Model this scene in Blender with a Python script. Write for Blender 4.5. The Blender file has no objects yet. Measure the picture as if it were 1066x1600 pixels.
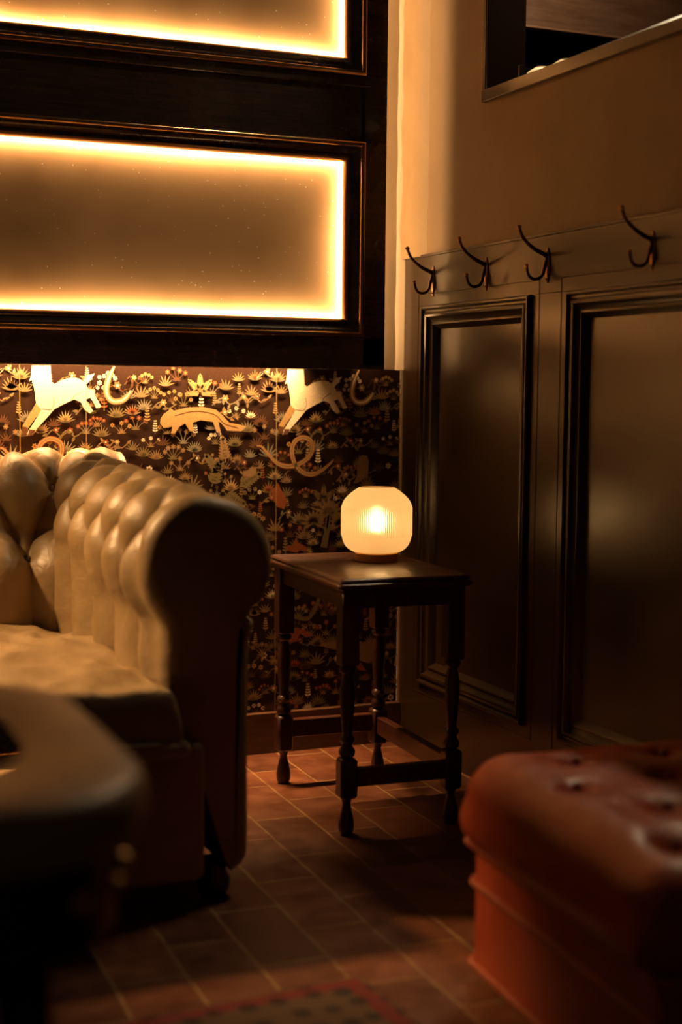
import bpy, bmesh, math, random
from mathutils import Vector, Matrix, noise
PI = math.pi
random.seed(4)
C = bpy.context.scene.collection
sc = bpy.context.scene

# ------------------------------------------------------------------ camera
F_PX, YAW, PITCH, ROLL = 2282.2, 0.40971, -0.084423, -0.009394
CAM = Vector((-1.883, -3.893, 1.05))
fwd = Vector((math.sin(YAW)*math.cos(PITCH), math.cos(YAW)*math.cos(PITCH), math.sin(PITCH)))
rgt0 = Vector((math.cos(YAW), -math.sin(YAW), 0))
dwn0 = fwd.cross(rgt0)
rgt = rgt0*math.cos(ROLL) + dwn0*math.sin(ROLL)
dwn = -rgt0*math.sin(ROLL) + dwn0*math.cos(ROLL)
cam_d = bpy.data.cameras.new('camera')
cam = bpy.data.objects.new('camera', cam_d); C.objects.link(cam)
m = Matrix.Identity(4)
for i in range(3):
    m[i][0] = rgt[i]; m[i][1] = -dwn[i]; m[i][2] = -fwd[i]; m[i][3] = CAM[i]
cam.matrix_world = m
cam_d.sensor_fit = 'VERTICAL'; cam_d.sensor_height = 36.0; cam_d.lens = F_PX/1600*36
cam_d.clip_start = 0.05
cam_d.dof.use_dof = True; cam_d.dof.focus_distance = 3.85; cam_d.dof.aperture_fstop = 1.5
sc.camera = cam

# world, exposure
w = bpy.data.worlds.new('world'); sc.world = w; w.use_nodes = True
w.node_tree.nodes['Background'].inputs[0].default_value = (1.0, .72, .5, 1)
w.node_tree.nodes['Background'].inputs[1].default_value = 0.010
sc.view_settings.view_transform = 'Standard'; sc.view_settings.look = 'None'
sc.view_settings.gamma = 1; sc.view_settings.use_curve_mapping = False
sc.view_settings.exposure = 0.0
try:
    sc.cycles.use_denoising = True; sc.cycles.max_bounces = 8
    sc.cycles.sample_clamp_indirect = 4.0
except Exception: pass

LED = (1.0, .52, .20)
P_BOTTOM, P_SIDE, P_PANE, P_PANE_UP = 31.0, 3.4, 9.5, 9.0
def area(name, loc, direction, long_axis, length, width, power, col=LED):
    l = bpy.data.lights.new(name, 'AREA'); l.shape = 'RECTANGLE'; l.size = length; l.size_y = width
    l.energy = power; l.color = col
    o = bpy.data.objects.new(name, l); C.objects.link(o)
    z = -Vector(direction).normalized(); x = Vector(long_axis).normalized(); y = z.cross(x)
    mm = Matrix.Identity(4)
    for i in range(3):
        mm[i][0] = x[i]; mm[i][1] = y[i]; mm[i][2] = z[i]; mm[i][3] = loc[i]
    o.matrix_world = mm
    return o
# screen geometry: frame front at y = FY
FY = -.16; FX0, FX1 = -2.32, -.133; FZ0, FZ1 = 1.103, 2.52
PX0, PX1 = -2.20, -.253                       # panes, visible edges
PANES = [(1.243, 1.674), (1.953, 2.384)]
area('led_strip_light', (( -1.30), -.028, 1.178), (0, -.05, -1), (1, 0, 0), 1.93, .012, P_BOTTOM).data.spread = math.radians(80)
spl = bpy.data.lights.new('sofa_fill_spot', 'SPOT'); spl.energy = 380; spl.color = (1, .56, .23); spl.spot_size = math.radians(37); spl.spot_blend = .9; spl.shadow_soft_size = .09  # added, unseen spot that brightens the sofa; it has no fixture
spo = bpy.data.objects.new('sofa_fill_spot', spl); C.objects.link(spo); spo.location = (-2.5, -.31, 2.0)
spo.rotation_euler = (Vector((-1.27, -.84, .55))-spo.location).to_track_quat('-Z', 'Y').to_euler()
area('led_strip_light', ((-.173), -.035, 1.81), (1, -.1, 0), (0, 0, 1), 1.36, .022, P_SIDE)

def bproj(px, py): return rgt*((px-533)) + dwn*((py-800)) + fwd*F_PX
def onx(px, py, x=0.0):
    r = bproj(px, py); return CAM + r*((x-CAM.x)/r.x)
def ony(px, py, y=0.0):
    r = bproj(px, py); return CAM + r*((y-CAM.y)/r.y)
def onz(px, py, z=0.0):
    r = bproj(px, py); return CAM + r*((z-CAM.z)/r.z)

# ------------------------------------------------------------------ materials
class NT:
    def __init__(s, name):
        s.m = bpy.data.materials.new(name); s.m.use_nodes = True
        s.n = s.m.node_tree.nodes; s.l = s.m.node_tree.links
        s.b = s.n['Principled BSDF']; s.out = s.n['Material Output']
        s.tc = s.n.new('ShaderNodeTexCoord')
    def new(s, t, **k):
        n = s.n.new(t)
        for a, v in k.items():
            if a.startswith('_'): setattr(n, a[1:], v)
            else: n.inputs[a.replace('_', ' ')].default_value = v
        return n
    def noise(s, scale, detail=4, rough=.6, vec=None, dist=0):
        n = s.new('ShaderNodeTexNoise', Scale=scale, Detail=detail, Roughness=rough, Distortion=dist)
        s.l.new(vec or s.tc.outputs['Object'], n.inputs['Vector']); return n
    def ramp(s, fac, stops):
        r = s.n.new('ShaderNodeValToRGB'); e = r.color_ramp.elements
        while len(e) < len(stops): e.new(.5)
        for i, (p, c) in enumerate(stops):
            e[i].position = p; e[i].color = (c[0], c[1], c[2], 1)
        s.l.new(fac, r.inputs[0]); return r
    def mapping(s, scale=(1, 1, 1), rot=(0, 0, 0), loc=(0, 0, 0)):
        mp = s.n.new('ShaderNodeMapping'); mp.inputs['Scale'].default_value = scale
        mp.inputs['Rotation'].default_value = rot; mp.inputs['Location'].default_value = loc
        s.l.new(s.tc.outputs['Object'], mp.inputs[0]); return mp.outputs[0]
    def bump(s, h, strength=.3, dist=.01, prev=None):
        b = s.new('ShaderNodeBump', Strength=strength, Distance=dist)
        s.l.new(h, b.inputs['Height'])
        if prev: s.l.new(prev, b.inputs['Normal'])
        return b.outputs[0]
    def set(s, **k):
        for a, v in k.items(): s.b.inputs[a.replace('_', ' ')].default_value = v
        return s
def c4(c): return (c[0], c[1], c[2], 1)
def simple(name, col, rough=.5, metal=0, spec=.5):
    t = NT(name); t.set(Base_Color=c4(col), Roughness=rough, Metallic=metal); t.b.inputs['Specular IOR Level'].default_value = spec
    return t.m

def mat_leather(name, dark, light, rough=.36, coat=0.0, wr=1.0):
    t = NT(name)
    n = t.noise(7, 6, .65); r = t.ramp(n.outputs[0], [(.3, dark), (.7, light)])
    t.l.new(r.outputs[0], t.b.inputs['Base Color'])
    n2 = t.noise(14, 5, .6); rr = t.ramp(n2.outputs[0], [(.3, (rough-.06,)*3), (.7, (rough+.12,)*3)])
    t.l.new(rr.outputs[0], t.b.inputs['Roughness'])
    v = t.new('ShaderNodeTexVoronoi', Scale=420.0); t.l.new(t.tc.outputs['Object'], v.inputs['Vector'])
    b1 = t.bump(v.outputs['Distance'], .12, .001)
    w1 = t.noise(22, 5, .55, dist=1.6)
    b2 = t.bump(w1.outputs[0], .35*wr, .006, b1)
    t.l.new(b2, t.b.inputs['Normal'])
    t.b.inputs['Coat Weight'].default_value = coat
    t.b.inputs['Specular IOR Level'].default_value = .5 if 'oxblood' in name else .6
    return t.m
M_sofa = mat_leather('aged olive tan leather', (.20, .135, .062), (.30, .205, .098), .42)
M_cush = mat_leather('worn cushion leather', (.24, .165, .082), (.33, .23, .12), .45, wr=1.6)
M_red = mat_leather('oxblood leather', (.35, .050, .015), (.45, .078, .024), .38, wr=.6)
M_redp = mat_leather('oxblood piping leather', (.34, .075, .03), (.42, .10, .04), .45, wr=.2)
M_tan = mat_leather('tan table leather', (.33, .19, .10), (.40, .23, .125), .42, wr=.3)

def mat_wood(name, a, b, rough=.3, scale=(1, 1, 1), coat=.3, spec=.5):
    t = NT(name); mp = t.mapping(scale)
    n = t.noise(6, 8, .65, mp, .8)
    r = t.ramp(n.outputs[0], [(.32, a), (.68, b)])
    t.l.new(r.outputs[0], t.b.inputs['Base Color'])
    n2 = t.noise(9, 6, .7); rr = t.ramp(n2.outputs[0], [(.3, (rough-.08,)*3), (.75, (rough+.15,)*3)])
    t.l.new(rr.outputs[0], t.b.inputs['Roughness'])
    n3 = t.noise(30, 4, .6, mp)
    t.l.new(t.bump(n3.outputs[0], .12, .002), t.b.inputs['Normal'])
    t.b.inputs['Coat Weight'].default_value = coat; t.b.inputs['Coat Roughness'].default_value = .2 if coat < .9 else .16
    if coat > .9: t.b.inputs['Coat IOR'].default_value = 1.8
    t.b.inputs['Specular IOR Level'].default_value = spec
    return t.m
M_frame = mat_wood('black brown varnished oak', (.018, .009, .005), (.085, .042, .020), .26, (1, 8, 26), 1.0)
M_mould = simple('moulding lip highlight bronze', (.16, .09, .042), .28, .75)  # lighter bronze metal stands in for the highlight on the varnished lip
M_bead_hi = simple('gold bead highlight', (.66, .40, .20), .24, 1)  # gold metal stands in for the bright highlight line along the bead
M_table = mat_wood('dark mahogany', (.030, .009, .005), (.085, .026, .012), .34, (10, 1.5, 10), .35)
M_leg = mat_wood('dark mahogany leg', (.022, .007, .004), (.055, .017, .009), .36, (8, 8, 1), .3)
M_wain = mat_wood('brown gloss painted panelling', (.026, .014, .006), (.031, .017, .0072), .30, (3, 3, 3), .3)
def mat_paint():
    t = NT('brown gloss paint'); n = t.noise(3.5, 4, .5); r = t.ramp(n.outputs[0], [(.2, (.026, .014, .006)), (.8, (.033, .018, .0078))])
    t.l.new(r.outputs[0], t.b.inputs['Base Color'])
    b1 = t.bump(t.noise(4, 3, .5).outputs[0], .12, .02); t.l.new(t.bump(t.noise(60, 3, .5, t.mapping((3, 1, .3))).outputs[0], .10, .002, b1), t.b.inputs['Normal'])
    t.set(Roughness=.30); t.b.inputs['Coat Weight'].default_value = .25; t.b.inputs['Coat Roughness'].default_value = .25
    return t.m
M_wain = mat_paint()
M_skirt = mat_wood('stained skirting', (.05, .022, .012), (.09, .045, .024), .4, (1, 8, 8), .2)
M_hboard = mat_wood('dark hatch wood', (.03, .014, .008), (.06, .03, .016), .4, (1, 6, 8), .2)

def mat_plaster(name, a, b, bump=.25):
    t = NT(name)
    n = t.noise(2.6, 7, .62); r = t.ramp(n.outputs[0], [(.3, a), (.7, b)])
    t.l.new(r.outputs[0], t.b.inputs['Base Color'])
    n2 = t.noise(38, 5, .6); n3 = t.noise(6, 3, .5)
    b1 = t.bump(n3.outputs[0], bump, .02); t.l.new(t.bump(n2.outputs[0], bump*.5, .004, b1), t.b.inputs['Normal'])
    t.set(Roughness=.5)
    return t.m
M_plas_b = mat_plaster('cream plaster', (.40, .33, .24), (.52, .44, .33))
M_plas_r = mat_plaster('ochre brown plaster', (.26, .185, .10), (.37, .265, .15))
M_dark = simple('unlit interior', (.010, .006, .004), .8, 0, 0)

# floor tiles
def mat_floor():
    t = NT('red quarry tile'); mp = t.mapping(rot=(0, 0, PI/2+.036), loc=(.06, -.145, 0))
    br = t.n.new('ShaderNodeTexBrick'); br.offset = .5; br.offset_frequency = 2
    for k, v in (('Scale', 1.0), ('Mortar Size', .0035), ('Mortar Smooth', .25), ('Bias', 0.0), ('Brick Width', .285), ('Row Height', .134)):
        br.inputs[k].default_value = v
    br.inputs['Color1'].default_value = (.19, .072, .036, 1); br.inputs['Color2'].default_value = (.10, .038, .02, 1)
    br.inputs['Mortar'].default_value = (.26, .16, .08, 1)
    wn = t.noise(9, 3, .5)
    vm = t.n.new('ShaderNodeVectorMath'); vm.operation = 'MULTIPLY_ADD'
    vm.inputs[1].default_value = (.008, .008, 0); t.l.new(wn.outputs['Color'], vm.inputs[0]); t.l.new(mp, vm.inputs[2])
    t.l.new(vm.outputs[0], br.inputs['Vector'])
    n = t.noise(11, 7, .7); r = t.ramp(n.outputs[0], [(.3, (.55, .5, .5)), (.7, (1.25, 1.2, 1.1))])
    mx = t.n.new('ShaderNodeMix'); mx.data_type = 'RGBA'; mx.blend_type = 'MULTIPLY'; mx.inputs[0].default_value = 1
    t.l.new(br.outputs['Color'], mx.inputs[6]); t.l.new(r.outputs[0], mx.inputs[7])
    t.l.new(mx.outputs[2], t.b.inputs['Base Color'])
    rr = t.ramp(n.outputs[0], [(.3, (.30,)*3), (.75, (.52,)*3)]); t.l.new(rr.outputs[0], t.b.inputs['Roughness'])
    inv = t.ramp(br.outputs['Fac'], [(0, (1, 1, 1)), (1, (0, 0, 0))])
    b1 = t.bump(inv.outputs[0], .5, .004); t.l.new(t.bump(n.outputs[0], .25, .005, b1), t.b.inputs['Normal'])
    return t.m
M_floor = mat_floor()

# backlit pane: frosted translucent glass with dust flecks
def mat_pane():
    t = NT('frosted amber glass'); t.n.remove(t.b)
    n = t.noise(2.2, 3, .5); r = t.ramp(n.outputs[0], [(.35, (.36, .25, .145)), (.62, (.66, .49, .31))])
    v = t.new('ShaderNodeTexVoronoi', Scale=46.0, Randomness=1.0); t.l.new(t.tc.outputs['Object'], v.inputs['Vector'])
    g = t.noise(140, 2, .5)
    ad = t.n.new('ShaderNodeMath'); ad.operation = 'MULTIPLY_ADD'; ad.inputs[1].default_value = .09; t.l.new(g.outputs[0], ad.inputs[0]); t.l.new(v.outputs['Distance'], ad.inputs[2])
    g2 = t.noise(3.5, 2, .5); ad2 = t.n.new('ShaderNodeMath'); ad2.operation = 'MULTIPLY_ADD'; ad2.inputs[1].default_value = -.10
    t.l.new(g2.outputs[0], ad2.inputs[0]); t.l.new(ad.outputs[0], ad2.inputs[2])
    sp = t.ramp(ad2.outputs[0], [(.055, (1, 1, 1)), (.082, (0, 0, 0))])
    tr = t.n.new('ShaderNodeBsdfTranslucent'); t.l.new(r.outputs[0], tr.inputs[0])
    df = t.n.new('ShaderNodeBsdfTranslucent'); df.inputs[0].default_value = (1, 1, 1, 1)
    d2 = t.n.new('ShaderNodeBsdfDiffuse'); d2.inputs[0].default_value = (.9, .85, .7, 1)
    md = t.n.new('ShaderNodeAddShader'); t.l.new(df.outputs[0], md.inputs[0]); t.l.new(d2.outputs[0], md.inputs[1])
    mx = t.n.new('ShaderNodeMixShader'); t.l.new(sp.outputs[0], mx.inputs[0]); t.l.new(tr.outputs[0], mx.inputs[1]); t.l.new(md.outputs[0], mx.inputs[2])
    gl = t.n.new('ShaderNodeBsdfGlossy'); gl.inputs['Roughness'].default_value = .32; gl.inputs[0].default_value = (.9, .9, .9, 1)
    bb = t.noise(90, 4, .6); bp = t.bump(bb.outputs[0], .25, .003); t.l.new(bp, gl.inputs['Normal'])
    m2 = t.n.new('ShaderNodeMixShader'); m2.inputs[0].default_value = .05
    t.l.new(mx.outputs[0], m2.inputs[1]); t.l.new(gl.outputs[0], m2.inputs[2]); t.l.new(m2.outputs[0], t.out.inputs[0])
    return t.m
M_pane = mat_pane()
M_cavity = simple('light box backboard', (.02, .015, .01), .8)
def emit(name, col, s):
    t = NT(name); t.n.remove(t.b); e = t.n.new('ShaderNodeEmission'); e.inputs[0].default_value = c4(col); e.inputs[1].default_value = s
    t.l.new(e.outputs[0], t.out.inputs[0]); return t.m
M_led = emit('led tape', LED, 3.0)
M_bulb = emit('lamp bulb', (1.0, .68, .35), 24.0)
def mat_shade():
    t = NT('frosted ribbed glass'); t.n.remove(t.b)
    tr = t.n.new('ShaderNodeBsdfTranslucent'); tr.inputs[0].default_value = (.95, .74, .44, 1)
    rf = t.n.new('ShaderNodeBsdfRefraction'); rf.inputs['IOR'].default_value = 1.25; rf.inputs['Roughness'].default_value = .5; rf.inputs[0].default_value = (1, .88, .66, 1)
    df = t.n.new('ShaderNodeBsdfDiffuse'); df.inputs[0].default_value = (.85, .66, .40, 1)
    gl = t.n.new('ShaderNodeBsdfGlossy'); gl.inputs['Roughness'].default_value = .3
    a = t.n.new('ShaderNodeMixShader'); a.inputs[0].default_value = .30; t.l.new(tr.outputs[0], a.inputs[1]); t.l.new(rf.outputs[0], a.inputs[2])
    b = t.n.new('ShaderNodeMixShader'); b.inputs[0].default_value = .35; t.l.new(a.outputs[0], b.inputs[1]); t.l.new(df.outputs[0], b.inputs[2])
    c = t.n.new('ShaderNodeMixShader'); c.inputs[0].default_value = .04; t.l.new(b.outputs[0], c.inputs[1]); t.l.new(gl.outputs[0], c.inputs[2])
    t.l.new(c.outputs[0], t.out.inputs[0]); return t.m
M_shade = mat_shade()
M_brass = simple('aged brass', (.72, .42, .19), .4, 1)
M_hook = simple('dark antique brass', (.13, .065, .028), .34, 1)
M_hookb = simple('worn brass', (.62, .34, .15), .36, 1)
M_mirror = simple('polished black glass inset', (.012, .008, .006), .015, 0, .8); 
M_mirror.node_tree.nodes['Principled BSDF'].inputs['IOR'].default_value = 2.2
M_china = simple('cream glazed china', (.8, .7, .52), .3)
def mat_glass():
    t = NT('clear glass'); t.set(Base_Color=(1, .97, .9, 1), Roughness=.03); t.b.inputs['Transmission Weight'].default_value = 1; return t.m
M_glass = mat_glass()
M_btn = mat_leather('button leather', (.12, .09, .05), (.16, .12, .07), .4)
M_buttonred = mat_leather('red button leather', (.22, .04, .015), (.3, .06, .02), .4)
M_blackw = mat_wood('ebonised wood', (.012, .008, .006), (.02, .012, .008), .4, (3, 3, 3), .2)

# ------------------------------------------------------------------ helpers
def obj(name, verts, faces, mat, parent=None, smooth=False, mats=None, mi=None):
    me = bpy.data.meshes.new(name); me.from_pydata([tuple(v) for v in verts], [], faces)
    bm = bmesh.new(); bm.from_mesh(me); bmesh.ops.recalc_face_normals(bm, faces=bm.faces)
    if mats is None: bm.to_mesh(me)
    bm.free()
    for mm in (mats or [mat]): me.materials.append(mm)
    if mi: me.polygons.foreach_set('material_index', mi)
    if smooth: me.polygons.foreach_set('use_smooth', [True]*len(me.polygons))
    me.update()
    o = bpy.data.objects.new(name, me); C.objects.link(o)
    if parent: o.parent = parent
    return o
def tag(o, label=None, cat=None, group=None, kind=None):
    if label: o['label'] = label
    if cat: o['category'] = cat
    if group: o['group'] = group
    if kind: o['kind'] = kind
    return o
def thing(name, label, cat, loc=(0, 0, 0), rz=0, group=None):
    o = bpy.data.objects.new(name, None); o.empty_display_size = .05; C.objects.link(o)
    o.location = loc; o.rotation_euler = (0, 0, rz); return tag(o, label, cat, group)
class MB:
    def __init__(s): s.v = []; s.f = []
    def add(s, v, f):
        k = len(s.v); s.v += [Vector(p) for p in v]; s.f += [tuple(i+k for i in q) for q in f]; return s
    def box(s, a, b, bev=0.0, seg=2):
        bm = bmesh.new(); bmesh.ops.create_cube(bm, size=1)
        for v in bm.verts: v.co = Vector(((a[i]+b[i])/2 + v.co[i]*(b[i]-a[i]) for i in range(3)))
        if bev: bmesh.ops.bevel(bm, geom=bm.edges[:], offset=bev, segments=seg, affect='EDGES', profile=.5)
        bm.verts.index_update(); s.add([v.co.copy() for v in bm.verts], [[v.index for v in f.verts] for f in bm.faces]); bm.free(); return s
    def lathe(s, prof, n=32, c=(0, 0, 0), square=None, caps=True):
        v = []; f = []
        for (r, z) in prof:
            for k in range(n):
                a = 2*PI*k/n
                v.append((c[0]+r*math.cos(a), c[1]+r*math.sin(a), c[2]+z))
        for j in range(len(prof)-1):
            for k in range(n): f.append((j*n+k, j*n+(k+1) % n, (j+1)*n+(k+1) % n, (j+1)*n+k))
        if caps: f.append(tuple(range(n))); f.append(tuple((len(prof)-1)*n+k for k in range(n)))
        return s.add(v, f)
    def tube(s, pts, rad, n=10):
        pts = [Vector(p) for p in pts]; v = []; f = []; up = Vector((0.01, 1, .02)).normalized()
        for i, p in enumerate(pts):
            d = (pts[min(i+1, len(pts)-1)]-pts[max(i-1, 0)]).normalized()
            a = d.cross(up)
            if a.length < 1e-3: a = d.cross(Vector((1, 0, 0)))
            a.normalize(); b = d.cross(a); r = rad[i] if hasattr(rad, '__len__') else rad
            for k in range(n): v.append(p+a*(r*math.cos(2*PI*k/n))+b*(r*math.sin(2*PI*k/n)))
        for i in range(len(pts)-1):
            for k in range(n): f.append((i*n+k, i*n+(k+1) % n, (i+1)*n+(k+1) % n, (i+1)*n+k))
        f.append(tuple(range(n))); f.append(tuple((len(pts)-1)*n+k for k in range(n)))
        return s.add(v, f)
    def ball(s, c, r, n=14, sc3=(1, 1, 1)):
        m_ = n//2; v = []; f = []
        for i in range(m_+1):
            t = PI*i/m_
            for k in range(n):
                a = 2*PI*k/n; v.append((c[0]+sc3[0]*r*math.sin(t)*math.cos(a), c[1]+sc3[1]*r*math.sin(t)*math.sin(a), c[2]+sc3[2]*r*math.cos(t)))
        for i in range(m_):
            for k in range(n): f.append((i*n+k, i*n+(k+1) % n, (i+1)*n+(k+1) % n, (i+1)*n+k))
        return s.add(v, f)
    def ring(s, u0, u1, v0, v1, prof, fn):
        """mitred moulding: prof = [(inset, height)], fn(u, v, h) -> xyz"""
        vv = []; f = []
        for d, h in prof:
            for (u, v) in ((u0+d, v0+d), (u1-d, v0+d), (u1-d, v1-d), (u0+d, v1-d)): vv.append(fn(u, v, h))
        for j in range(len(prof)-1):
            for k in range(4): f.append((j*4+k, j*4+(k+1) % 4, (j+1)*4+(k+1) % 4, (j+1)*4+k))
        return s.add(vv, f)
    def build(s, name, mat, parent=None, smooth=False): return obj(name, s.v, s.f, mat, parent, smooth)
def smooth_angle(o, deg=35):
    me = o.data; me.polygons.foreach_set('use_smooth', [True]*len(me.polygons))
    try: me.set_sharp_from_angle(angle=math.radians(deg))
    except Exception: pass
    return o
def catmull(P, n):
    out = []; P = [Vector(p) for p in P]; Q = [2*P[0]-P[1]] + P + [2*P[-1]-P[-2]]
    for i in range(1, len(Q)-2):
        for k in range(n):
            t = k/n; a, b, c, d = Q[i-1:i+3]
            out.append(.5*((2*b)+(c-a)*t+(2*a-5*b+4*c-d)*t*t+(3*b-a-3*c+d)*t**3))
    out.append(P[-1]); return out
def struct(o): return tag(o, kind='structure')

# ------------------------------------------------------------------ structure
struct(MB().box((-4.2, -4.4, -.08), (1.4, .12, 0)).build('floor', M_floor))
wb = struct(MB().box((-4.2, 0, 0), (.12, .12, 2.75)).build('wall_back', M_plas_b))
# right wall above the panelling, with the hatch opening
HY0, HY1, HZ0, HZ1 = -2.3, -.472, 1.815, 2.6
wr = MB()
wr.box((.006, HY1, 1.427), (.113, 0, 2.75)).box((.006, HY0, 1.427), (.113, HY1, HZ0)).box((.006, HY0, HZ1), (.113, HY1, 2.75)).box((.006, -4.2, 1.427), (.113, HY0, 2.75))
wr = struct(wr.build('wall_right', M_plas_r))
# uneven plaster band in the corner
v = []; f = []
N = 60
prof = [(-.145, .0065), (-.130, .004), (-.112, -.002), (-.098, -.0055), (-.06, -.007), (-.03, -.005), (-.012, -.009), (-.004, -.012), (0, -.012)]
for i in range(N+1):
    z = 1.427 + (2.75-1.427)*i/N
    for (yy, xx) in prof:
        dd = noise.noise(Vector((yy*14, z*7, 2)))*.006 + noise.noise(Vector((yy*40, z*26, 5)))*.0018
        v.append((xx + dd*(0 if yy in (-.145,) else 1), yy - .001*(yy == 0) + (0 if yy in (0,) else noise.noise(Vector((z*4, yy, 9)))*.004), z))
n_ = len(prof)
for i in range(N):
    for j in range(n_-1): f.append((i*n_+j, i*n_+j+1, (i+1)*n_+j+1, (i+1)*n_+j))
obj('plaster_band', v, f, mat_plaster('patched plaster', (.27, .19, .105), (.40, .30, .18), .5), wr, True)
# caulked corner strip on the back wall
v = []; f = []
for i in range(N+1):
    z = 1.105 + (2.75-1.105)*i/N; ww = .010 + noise.noise(Vector((z*9, 0, 0)))*.004
    v += [(-.014-ww, .0, z), (-.012-ww*.5, -.004, z), (-.010, -.006, z), (.0, -.010, z)]
for i in range(N):
    for j in range(3): f.append((i*4+j, i*4+j+1, (i+1)*4+j+1, (i+1)*4+j))
obj('corner_fillet', v, f, simple('white caulk', (.8, .72, .6), .3), wb, True)

# panelling
fnR = lambda x0: (lambda u, v, h: (x0-h, u, v))
members = MB()
PN = [(-.733, -.137), (-1.76, -.903), (-2.79, -1.93)]
Z0, Z1 = .201, 1.285
members.box((0, -3.9, Z1), (.05, 0, 1.427), .0012, 1).box((0, -3.9, 0), (.05, 0, Z0))
ys = [0] + [t for p in PN for t in (p[1], p[0])] + [-3.9]
for i in range(0, len(ys), 2): members.box((0, ys[i+1], Z0), (.05, ys[i], Z1))
trim = struct(members.build('trim_1', M_wain))
wain_prof = [(-.0, 0), (.001, .010), (.004, .013), (.008, .013), (.011, .009), (.013, .004), (.018, .004), (.021, .009), (.026, .011), (.031, .009), (.034, .002), (.040, -.002), (.046, -.006), (.048, -.002), (.053, -.001), (.057, -.006), (.060, -.012), (.066, -.0185), (.067, -.03)]
for (a, b) in PN:
    obj('panel', [(.0195, a+.05, Z0+.05), (.0195, b-.05, Z0+.05), (.0195, b-.05, Z1-.05), (.0195, a+.05, Z1-.05)], [(0, 1, 2, 3)], M_wain, trim)
    smooth_angle(MB().ring(a, b, Z0, Z1, wain_prof, fnR(0)).build('panel_moulding', M_wain, trim), 38)
    MB().ring(a-.036, b+.036, Z0-.03, Z1+.036, [(0, 0), (.0008, .0014), (.0022, .0014), (.003, 0)], fnR(0)).build('scribed_bead', M_wain, trim)
# dado ledge
MB().box((-.004, -3.9, 1.424), (.012, -.118, 1.431), .001, 1).build('dado_ledge', M_wain, trim)
# thin bead along the inner corner of the panelling
MB().box((-.007, -.005, .118), (.0, -.0, 1.427)).build('corner_bead', simple('cream corner bead', (.7, .6, .45), .35), trim)
sk = struct(MB().box((-4.2, -.02, 0), (-.001, 0, .118), .002, 2).build('baseboard_back', M_skirt))

# room beyond the hatch
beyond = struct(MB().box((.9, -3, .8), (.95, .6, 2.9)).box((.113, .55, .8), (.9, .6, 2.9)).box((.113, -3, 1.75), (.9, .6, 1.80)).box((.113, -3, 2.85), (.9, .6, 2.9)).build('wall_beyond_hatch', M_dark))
tr2 = MB()
tr2.box((-.008, HY0, HZ0-.018), (.16, HY1+.004, HZ0+.012), .0015, 1)
tr2.box((-.006, HY1-.012, HZ0+.012), (.113, HY1+.004, HZ1), .0015, 1)
tr2 = struct(tr2.build('trim_2', M_wain))
jb = struct(MB().box((.001, HY1-.0135, HZ0+.012), (.112, HY1-.012, HZ1)).build('jamb_shade', M_dark))  # thin near-black sheet, paints the shade on the hatch jamb

# ------------------------------------------------------------------ backlit screen
scr = thing('backlit_screen', 'large black-brown timber screen on the wall above the sofa with glowing frosted panes', 'light panel', ((FX0+FX1)/2, -.1, FZ0))
def P(o):            # keep world coordinates when parenting to an Empty
    o.matrix_parent_inverse = Matrix.Translation(o.parent.location).inverted() if o.parent.rotation_euler.z == 0 else (Matrix.Translation(o.parent.location) @ Matrix.Rotation(o.parent.rotation_euler.z, 4, 'Z')).inverted()
    return o
MW = .052
fm = MB()
yb = -.085
fm.box((FX0, FY, FZ0), (FX1, yb, PANES[0][0]-MW), .0015, 1)
fm.box((FX0, FY+.012, PANES[0][1]+MW), (FX1-.055, yb, PANES[1][0]-MW), .001, 1)
fm.box((FX0+.06, FY, PANES[0][1]+MW-.001), (FX1-.05, FY+.02, PANES[0][1]+MW+.006), .001, 1)
fm.box((FX0+.06, FY-.001, PANES[1][0]-MW-.026), (FX1-.05, FY+.02, PANES[1][0]-MW+.001), .002, 1)
fm.box((FX0, FY, PANES[1][1]+MW), (FX1, yb, FZ1), .0015, 1)
fm.box((PX1+MW, FY, FZ0+.01), (FX1, yb, FZ1-.01), .0015, 1)
fm.box((FX0, FY, FZ0+.01), (PX0-MW, yb, FZ1-.01), .0015, 1)
P(fm.build('frame', M_frame, scr))
MB_ = MB().box((FX0+.02, yb, FZ0+.035), (FX1-.03, yb+.006, FZ1-.02))
P(MB_.build('backboard', M_cavity, scr))
scr_prof = [(0, -.004), (0, .008), (.0012, .0125), (.004, .0155), (.0075, .0165), (.011, .0155), (.0138, .0125), (.015, .008), (.0155, .002), (.018, .001), (.026, -.006), (.031, -.011), (.034, -.012), (.038, -.009), (.043, -.008), (.047, -.011), (.050, -.016), (.052, -.02), (.052, -.030)]
fnB = lambda u, v, h: (u, FY-h, v)
PY = FY+.028
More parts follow.
